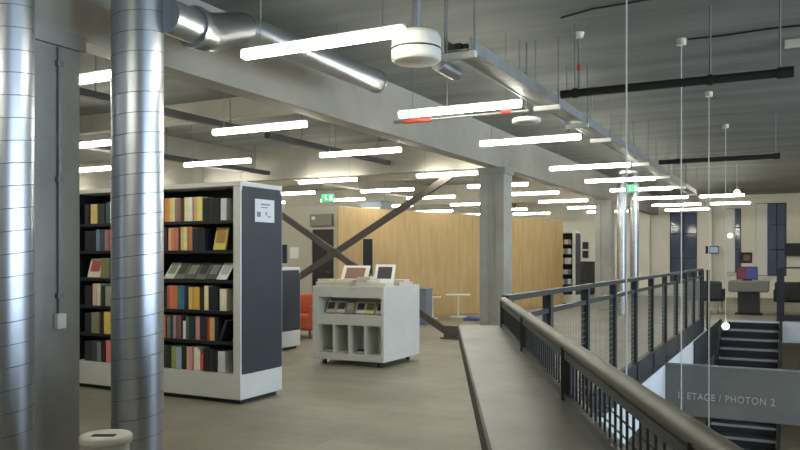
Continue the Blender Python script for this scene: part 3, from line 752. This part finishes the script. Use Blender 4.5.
# DVD-like cases in the open tier
cc = [((172, 164, 150), (70, 66, 62)), ((196, 192, 184), (92, 84, 76)), ((120, 112, 100), (200, 196, 184)), ((206, 204, 196), (60, 60, 60)), ((202, 196, 120), (110, 110, 96)), ((180, 176, 170), (56, 54, 54))]
cw = ['beige', 'pale grey', 'brown', 'white', 'yellow', 'grey']
for i, (c, p_) in enumerate(cc):
    face_out(TXL + 0.125 + i * 0.148, TY0 + 0.12 + 0.02 * (i % 2), 0.668, 0.14, 0.155, 0.03, c, R(24), '%s disc set in the open tier of the trolley, %s from the plain side' % (cw[i], ORD[5 - i]), 'disc sets in the open tier of the trolley', p_, name='disc_case')['category'] = 'disc case'
for i, lx in enumerate((0.14, 0.60)):
    flat_book(TXL + lx + 0.06, TY0 + 0.2, 0.163, 0.14, 0.2, 0.03, (52, 54, 52), R(3), 'dark book lying at the bottom of the trolley cubbyhole, %s one' % ('outer' if i == 0 else 'inner'), G)

# ------------------------------------------------------------------ plywood booth and things near it
P0 = Vector((-8.53, 13.72, 0)); P1 = Vector((-5.88, 21.6, 0)); dv = (P1 - P0); LB = dv.length
ang = math.atan2(dv.y, dv.x)
bo = thing('plywood_booth', 'large pale plywood booth behind the concrete column', 'booth', tuple(P0), (0, 0, ang))
HB = 2.46; DB = 1.3
edges = [0, 1.95, 4.35, 6.4, LB]
for a, e in zip(edges[:-1], edges[1:]):
    MB().box(a + 0.003, e - 0.003, 0, 0.04, 0.0, HB).build('wall_panel', 'plywood', bo)
def loc_b(x, y):
    v = Matrix.Rotation(-ang, 3, 'Z') @ (Vector((x, y, 0)) - P0); return (v.x, v.y)
bl = loc_b(-9.17, 14.85); brr = loc_b(-7.08, 21.93)
def quad(p, q, t, z0, z1):
    p = Vector(p); q = Vector(q); n_ = (q - p).orthogonal().normalized() * t
    return MB().prism([tuple(p), tuple(q), tuple(q + n_), tuple(p + n_)], z0, z1)
quad((0.03, 0.04), bl, -0.04, 0, HB).build('end_panel', 'plywood', bo)
quad((LB - 0.03, 0.04), brr, 0.04, 0, HB).build('end_panel', 'plywood', bo)
quad(bl, brr, 0.04, 0, HB).build('rear_panel', 'plywood', bo)
MB().prism([(0.06, 0.05), (LB - 0.08, 0.05), (brr[0] - 0.1, brr[1] - 0.06), (bl[0] + 0.1, bl[1] - 0.06)], HB - 0.06, HB - 0.02).build('roof_panel', 'plywood', bo)
# black slim totem in front of the booth
to = thing('display_totem', 'slim black display post in front of the plywood booth', 'display', (-8.0, 14.05, 0), (0, 0, R(26)))
MB().rbox(-0.1, 0.1, -0.04, 0.04, 0.03, 1.78, 0.008).build('display_panel', 'black', to)
MB().box(-0.16, 0.16, -0.14, 0.14, 0, 0.03).build('base_plate', 'black', to)

def side_table(label, x, y, w, h):
    t = thing('side_table', label, 'table', (x, y, 0), (0, 0, R(20)), 'thin white tables by the plywood booth')
    MB().rbox(-w / 2, w / 2, -w / 2, w / 2, h - 0.025, h, 0.005).build('tabletop', 'white_paint', t)
    MB().cyl((0, 0, 0.02), (0, 0, h - 0.025), 0.02, seg=12).build('leg', 'white_paint', t)
    MB().cyl((0, 0, 0), (0, 0, 0.02), w * 0.35, seg=28).build('foot', 'white_paint', t)
side_table('thin white side table nearer the trolley, before the plywood booth', -7.28, 15.75, 0.36, 0.5)
side_table('thin white side table nearer the concrete column, before the plywood booth', -6.95, 16.45, 0.55, 0.53)
gb = thing('grey_bin', 'blue grey bin standing behind the white trolley', 'bin', (-6.87, 14.35, 0))
MB().rbox(-0.16, 0.16, -0.16, 0.16, 0, 0.70, 0.015).build('bin_body', 'bluegrey', gb)
MB().rbox(-0.17, 0.17, -0.17, 0.17, 0.70, 0.75, 0.015).build('lid', 'bluegrey', gb)
tag(MB().rbox(-0.18, 0.18, -0.15, 0.15, 0, 0.06, 0.02).build('floor_cushion', 'blue', None, (-6.30, 15.75, 0)), 'flat blue cushion on the floor by the column', 'cushion')

# orange armchair
oc = thing('armchair', 'low orange upholstered armchair half hidden by the trolley', 'armchair', (-7.75, 11.2, 0), (0, 0, R(8)))
MB().rbox(-0.36, 0.36, -0.34, 0.34, 0.14, 0.40, 0.05).build('seat', 'orange', oc)
MB().rbox(-0.36, 0.36, 0.2, 0.36, 0.36, 0.74, 0.05).build('backrest', 'orange', oc)
for sx in (-1, 1):
    MB().rbox(sx * 0.38 - 0.07, sx * 0.38 + 0.07, -0.34, 0.36, 0.14, 0.58, 0.04).build('armrest', 'orange', oc)
    for sy in (-0.28, 0.28): MB().cyl((sx * 0.33, sy, 0), (sx * 0.32, sy, 0.15), 0.015, 0.02, seg=10).build('leg', 'steel_brace', oc)
# screen on low bookcase, note on partition, grey box over the door
sn = thing('monitor', 'small black monitor standing on the low dark bookcase', 'monitor', (-6.98, 9.42, 1.25), (0, 0, R(10)))
MB().rbox(-0.2, 0.2, -0.02, 0.02, 0.06, 0.34, 0.006).build('display', 'black', sn)
MB().box(-0.03, 0.03, 0.0, 0.03, 0.01, 0.1).build('stand', 'black', sn)
MB().box(-0.1, 0.1, -0.06, 0.08, 0, 0.012).build('base', 'black', sn)
tag(MB().box(-0.13, 0.13, -0.006, 0, -0.14, 0.14).build('wall_note', 'paper', None, (-11.25, PY - 0.001, 1.5)), 'white sheet on the partition wall beside the black door', 'notice')
vb = thing('vent_box', 'grey box mounted above the black door', 'vent', (-10.4, PY - 0.1, 2.16))
MB().rbox(-0.32, 0.32, 0, 0.1, 0, 0.30, 0.01).build('casing', 'grey_top', vb)
MB().box(-0.26, -0.16, -0.004, 0.0, 0.16, 0.24).build('indicator_plate', 'paper', vb)
au = thing('air_unit', 'dark grey air unit hung above the plywood booth', 'air conditioner', (-9.55, 17.2, 2.56))
MB().rbox(-0.32, 0.32, -0.3, 0.3, 0, 0.26, 0.02).build('casing', 'bluegrey', au)
MB().box(-0.28, 0.28, -0.305, -0.30, 0.05, 0.09).build('outlet', 'white_paint', au)
for sx in (-0.25, 0.25): MB().cyl((sx, 0, 0.26), (sx, 0, CEIL - 2.56), 0.008, seg=8).build('hanger_rod', 'rod', au)

def exit_sign(label, x, y, z, rz):
    t = thing('exit_sign', label, 'exit sign', (x, y, z), (0, 0, rz))
    t.scale = (0.72, 0.9, 0.9)
    MB().box(-0.17, 0.17, -0.02, 0.02, 0, 0.17).build('casing', 'exit_green', t)
    m = MB()
    m.box(0.05, 0.13, -0.024, -0.02, 0.03, 0.14)                    # doorway
    m.bar((-0.08, -0.022, 0.10), (-0.03, -0.022, 0.065), 0.02, 0.02).cyl((-0.05, -0.024, 0.135), (-0.05, -0.02, 0.135), 0.014, seg=12)
    m.bar((-0.03, -0.022, 0.065), (-0.07, -0.022, 0.03), 0.016, 0.014).bar((-0.04, -0.022, 0.07), (0.01, -0.022, 0.035), 0.016, 0.014)
    m.build('pictogram', 'paper', t)
    for sx in (-0.12, 0.12): MB().cyl((sx, 0, 0.17), (sx, 0, (CEIL - z) / 0.9), 0.006, seg=6).build('hanger', 'rod', t)
exit_sign('small green exit sign hung above the cross bracing', -8.1, 12.65, 2.48, R(20))
exit_sign('small green exit sign hung beside the far silver ducts', -2.75, 15.0, 2.63, R(10))

# dark cabinet and boxes on the back wall behind the far bookcase
cb = thing('cabinet', 'dark cabinet against the back wall beside the far column', 'cabinet', (-6.85, YB - 0.42, 0))
MB().rbox(-0.3, 0.3, 0, 0.4, 0.04, 1.22, 0.01).build('cabinet_body', 'black', cb)
MB().box(-0.29, -0.003, -0.015, 0, 0.06, 1.2).build('door', 'shelfblack', cb); MB().box(0.003, 0.29, -0.015, 0, 0.06, 1.2).build('door', 'shelfblack', cb)
MB().box(-0.28, 0.28, 0.03, 0.38, 0, 0.04).build('plinth', 'black', cb)
for i, z in enumerate((1.35, 1.68)):
    tag(MB().rbox(-0.1, 0.1, -0.08, 0, 0, 0.26, 0.01).build('wall_box', 'black', None, (-6.9, YB - 0.001, z)), 'small black box on the back wall, %s of two above a dark cabinet' % ('lower' if i == 0 else 'upper'), 'wall box')

# ------------------------------------------------------------------ far lounge on the right
def lounge(label, x, y, w, rz):
    t = thing('lounge_chair', label, 'armchair', (x, y, 0), (0, 0, rz), 'dark lounge chairs by the back windows')
    MB().rbox(-w / 2, w / 2, -0.35, -0.2, 0.34, 0.80, 0.05).build('backrest', 'dark_fabric', t)
    MB().rbox(-w / 2 + 0.02, w / 2 - 0.02, -0.22, 0.38, 0.30, 0.44, 0.04).build('seat', 'dark_fabric', t)
    for sx in (-1, 1):
        MB().rbox(sx * (w / 2 - 0.04) - 0.05, sx * (w / 2 - 0.04) + 0.05, -0.25, 0.36, 0.30, 0.60, 0.03).build('armrest', 'dark_fabric', t)
        for sy in (-0.28, 0.3): MB().cyl((sx * (w / 2 - 0.08), sy, 0), (sx * (w / 2 - 0.08), sy, 0.32), 0.014, seg=10).build('leg', 'rod', t)
lounge('dark grey lounge chair beyond the end of the long guard railing', -1.98, 20.6, 0.85, R(-4))
lounge('dark grey lounge chair behind the thick post of the short guard', 0.06, 20.9, 0.98, R(3))
lounge('dark grey lounge chair farthest along the short guard', 1.3, 21.2, 0.9, R(10))
lt = thing('round_table', 'grey table between the two dark lounge chairs', 'table', (-0.98, 20.5, 0))
MB().rbox(-0.44, 0.44, -0.36, 0.36, 0.55, 0.82, 0.03).build('tabletop', 'grey_top', lt)
MB().rbox(-0.24, 0.24, -0.22, 0.22, 0.03, 0.55, 0.02).build('pedestal', 'dark_fabric', lt)
MB().box(-0.3, 0.3, -0.28, 0.28, 0, 0.03).build('base_plate', 'black', lt)
cs = thing('colour_screen', 'red and blue lit screen standing on the grey table', 'screen', (-1.02, 20.55, 0.82), (0, 0, R(10)))
MB().rbox(-0.24, 0.24, 0, 0.03, 0.02, 0.34, 0.005).build('screen_frame', 'black', cs)
MB().box(-0.22, -0.02, -0.003, 0, 0.04, 0.32).build('red_image', 'screen_red', cs)
MB().box(-0.02, 0.22, -0.003, 0, 0.04, 0.32).build('blue_image', 'screen_blue', cs)
MB().box(-0.1, 0.1, -0.04, 0.08, 0, 0.02).build('foot', 'black', cs)
pc = thing('framed_picture', 'small dark framed picture on the back wall between the windows', 'picture', (-1.46, YB - 0.03, 1.18))
MB().box(-0.2, 0.2, 0, 0.028, 0, 0.36).build('picture_frame', 'black', pc)
MB().box(-0.07, 0.14, -0.003, 0, 0.08, 0.28).build('picture', bookmat((110, 78, 60)), pc)
tv = thing('wall_screen', 'dark wall screen on an arm beside the widest window', 'screen', (0.1, YB - 0.3, 1.42))
MB().rbox(-0.38, 0.34, 0, 0.05, 0, 0.42, 0.01).build('display', 'black', tv)
MB().box(-0.05, 0.05, 0.05, 0.298, 0.15, 0.25).build('wall_arm', 'charcoal', tv)
MB().box(0.14, 0.2, 0.0, 0.05, 0.42, 0.7).build('antenna', 'black', tv)
pil = struct(MB().rbox(-2.98, -2.5, YB - 0.3, YB, 0, CEIL, 0.02).build('trim_1', 'wall'))
struct(MB().rbox(-5.0, -4.55, YB - 0.3, YB, 0, CEIL, 0.02).build('trim_2', 'wall'))
s3 = thing('wall_screen', 'small blue grey screen on the pilaster beside the narrow window', 'screen', (-2.48, YB - 0.36, 1.5))
MB().rbox(-0.22, 0.2, 0, 0.055, 0, 0.26, 0.005).build('casing', 'black', s3)
MB().box(-0.08, 0.18, -0.003, 0, 0.03, 0.23).build('image', 'screen_grey', s3)

# ------------------------------------------------------------------ pendants over the opening
def pendant(y, zb, label):
    t = thing('pendant_lamp', label, 'pendant lamp', (-0.96, y, CEIL), group='pendant lamps over the opening')
    MB().cyl((0, 0, 0), (0, 0, -0.06), 0.045, seg=18).build('ceiling_rose', 'white_plastic', t)
    MB().cyl((0, 0, -0.06), (0, 0, zb - CEIL + 0.1), 0.0055, seg=8).build('cord', 'cord', t)
    MB().cyl((0, 0, zb - CEIL + 0.12), (0, 0, zb - CEIL + 0.05), 0.018, seg=12).build('socket', 'white_plastic', t)
    MB().lathe([(0.0, -0.055), (0.03, -0.047), (0.05, -0.022), (0.055, 0.0), (0.05, 0.022), (0.03, 0.047), (0.015, 0.055)], (0, 0, zb - CEIL), 20).build('bulb', 'bulb', t)
pendant(5.05, -0.9, 'pendant lamp on the nearest of the white cords over the opening')
pendant(7.75, -1.3, 'pendant lamp on a white cord, second from the camera, passing the lettered fascia')
pendant(10.42, -1.0, 'pendant lamp hung close before the lettered fascia')
pendant(13.1, 0.31, 'glowing pendant bulb above the stair, highest of those over the opening')
def globe(x, y, z, label):
    t = thing('globe_lamp', label, 'pendant lamp', (x, y, CEIL))
    MB().cyl((0, 0, 0), (0, 0, z - CEIL + 0.07), 0.005, seg=6).build('cord', 'cord', t)
    MB().lathe([(0.0, -0.07), (0.04, -0.057), (0.065, -0.025), (0.07, 0.0), (0.065, 0.025), (0.04, 0.057), (0.0, 0.07)], (0, 0, z - CEIL), 20).build('globe', 'bulb', t)
globe(-1.15, 18.9, 2.86, 'small bright globe lamp near the ceiling past the tray')
globe(-1.75, 25.6, 2.05, 'small bright globe lamp hung before the narrow window')
# small fitting at the right edge under the ceiling
ft = thing('ceiling_fitting', 'small white ceiling fitting beyond the end of the near black pipe', 'fitting', (-0.02, 8.3, CEIL))
MB().box(-0.06, 0.2, -0.05, 0.05, -0.06, 0).build('body', 'white_plastic', ft)
cl = thing('ceiling_cable', 'thin dark cable clipped along the ceiling above the pendant lamps', 'cable', (-0.9, 7.75, CEIL - 0.012))
MB().tube([(0, 0, 0), (0.3, 0.02, 0), (0.7, -0.02, 0), (1.3, 0.03, 0)], 0.009, 8).build('cable', 'dark_pipe', cl)
MB().tube([(-0.9, -1.2, 0), (-0.6, -1.32, 0), (-0.1, -1.35, 0), (0.25, -1.4, 0)], 0.008, 8).build('cable', 'dark_pipe', cl)

# ------------------------------------------------------------------ light and view
w = bpy.data.worlds.new('world'); sc.world = w; w.use_nodes = True
w.node_tree.nodes['Background'].inputs['Color'].default_value = lin((90, 98, 112))
w.node_tree.nodes['Background'].inputs['Strength'].default_value = 0.5
sc.view_settings.view_transform = 'Standard'; sc.view_settings.look = 'None'
sc.view_settings.gamma = 1.0; sc.view_settings.use_curve_mapping = False
sc.view_settings.exposure = 2.03
sc.cycles.use_denoising = True
sc.cycles.max_bounces = 8; sc.cycles.diffuse_bounces = 5
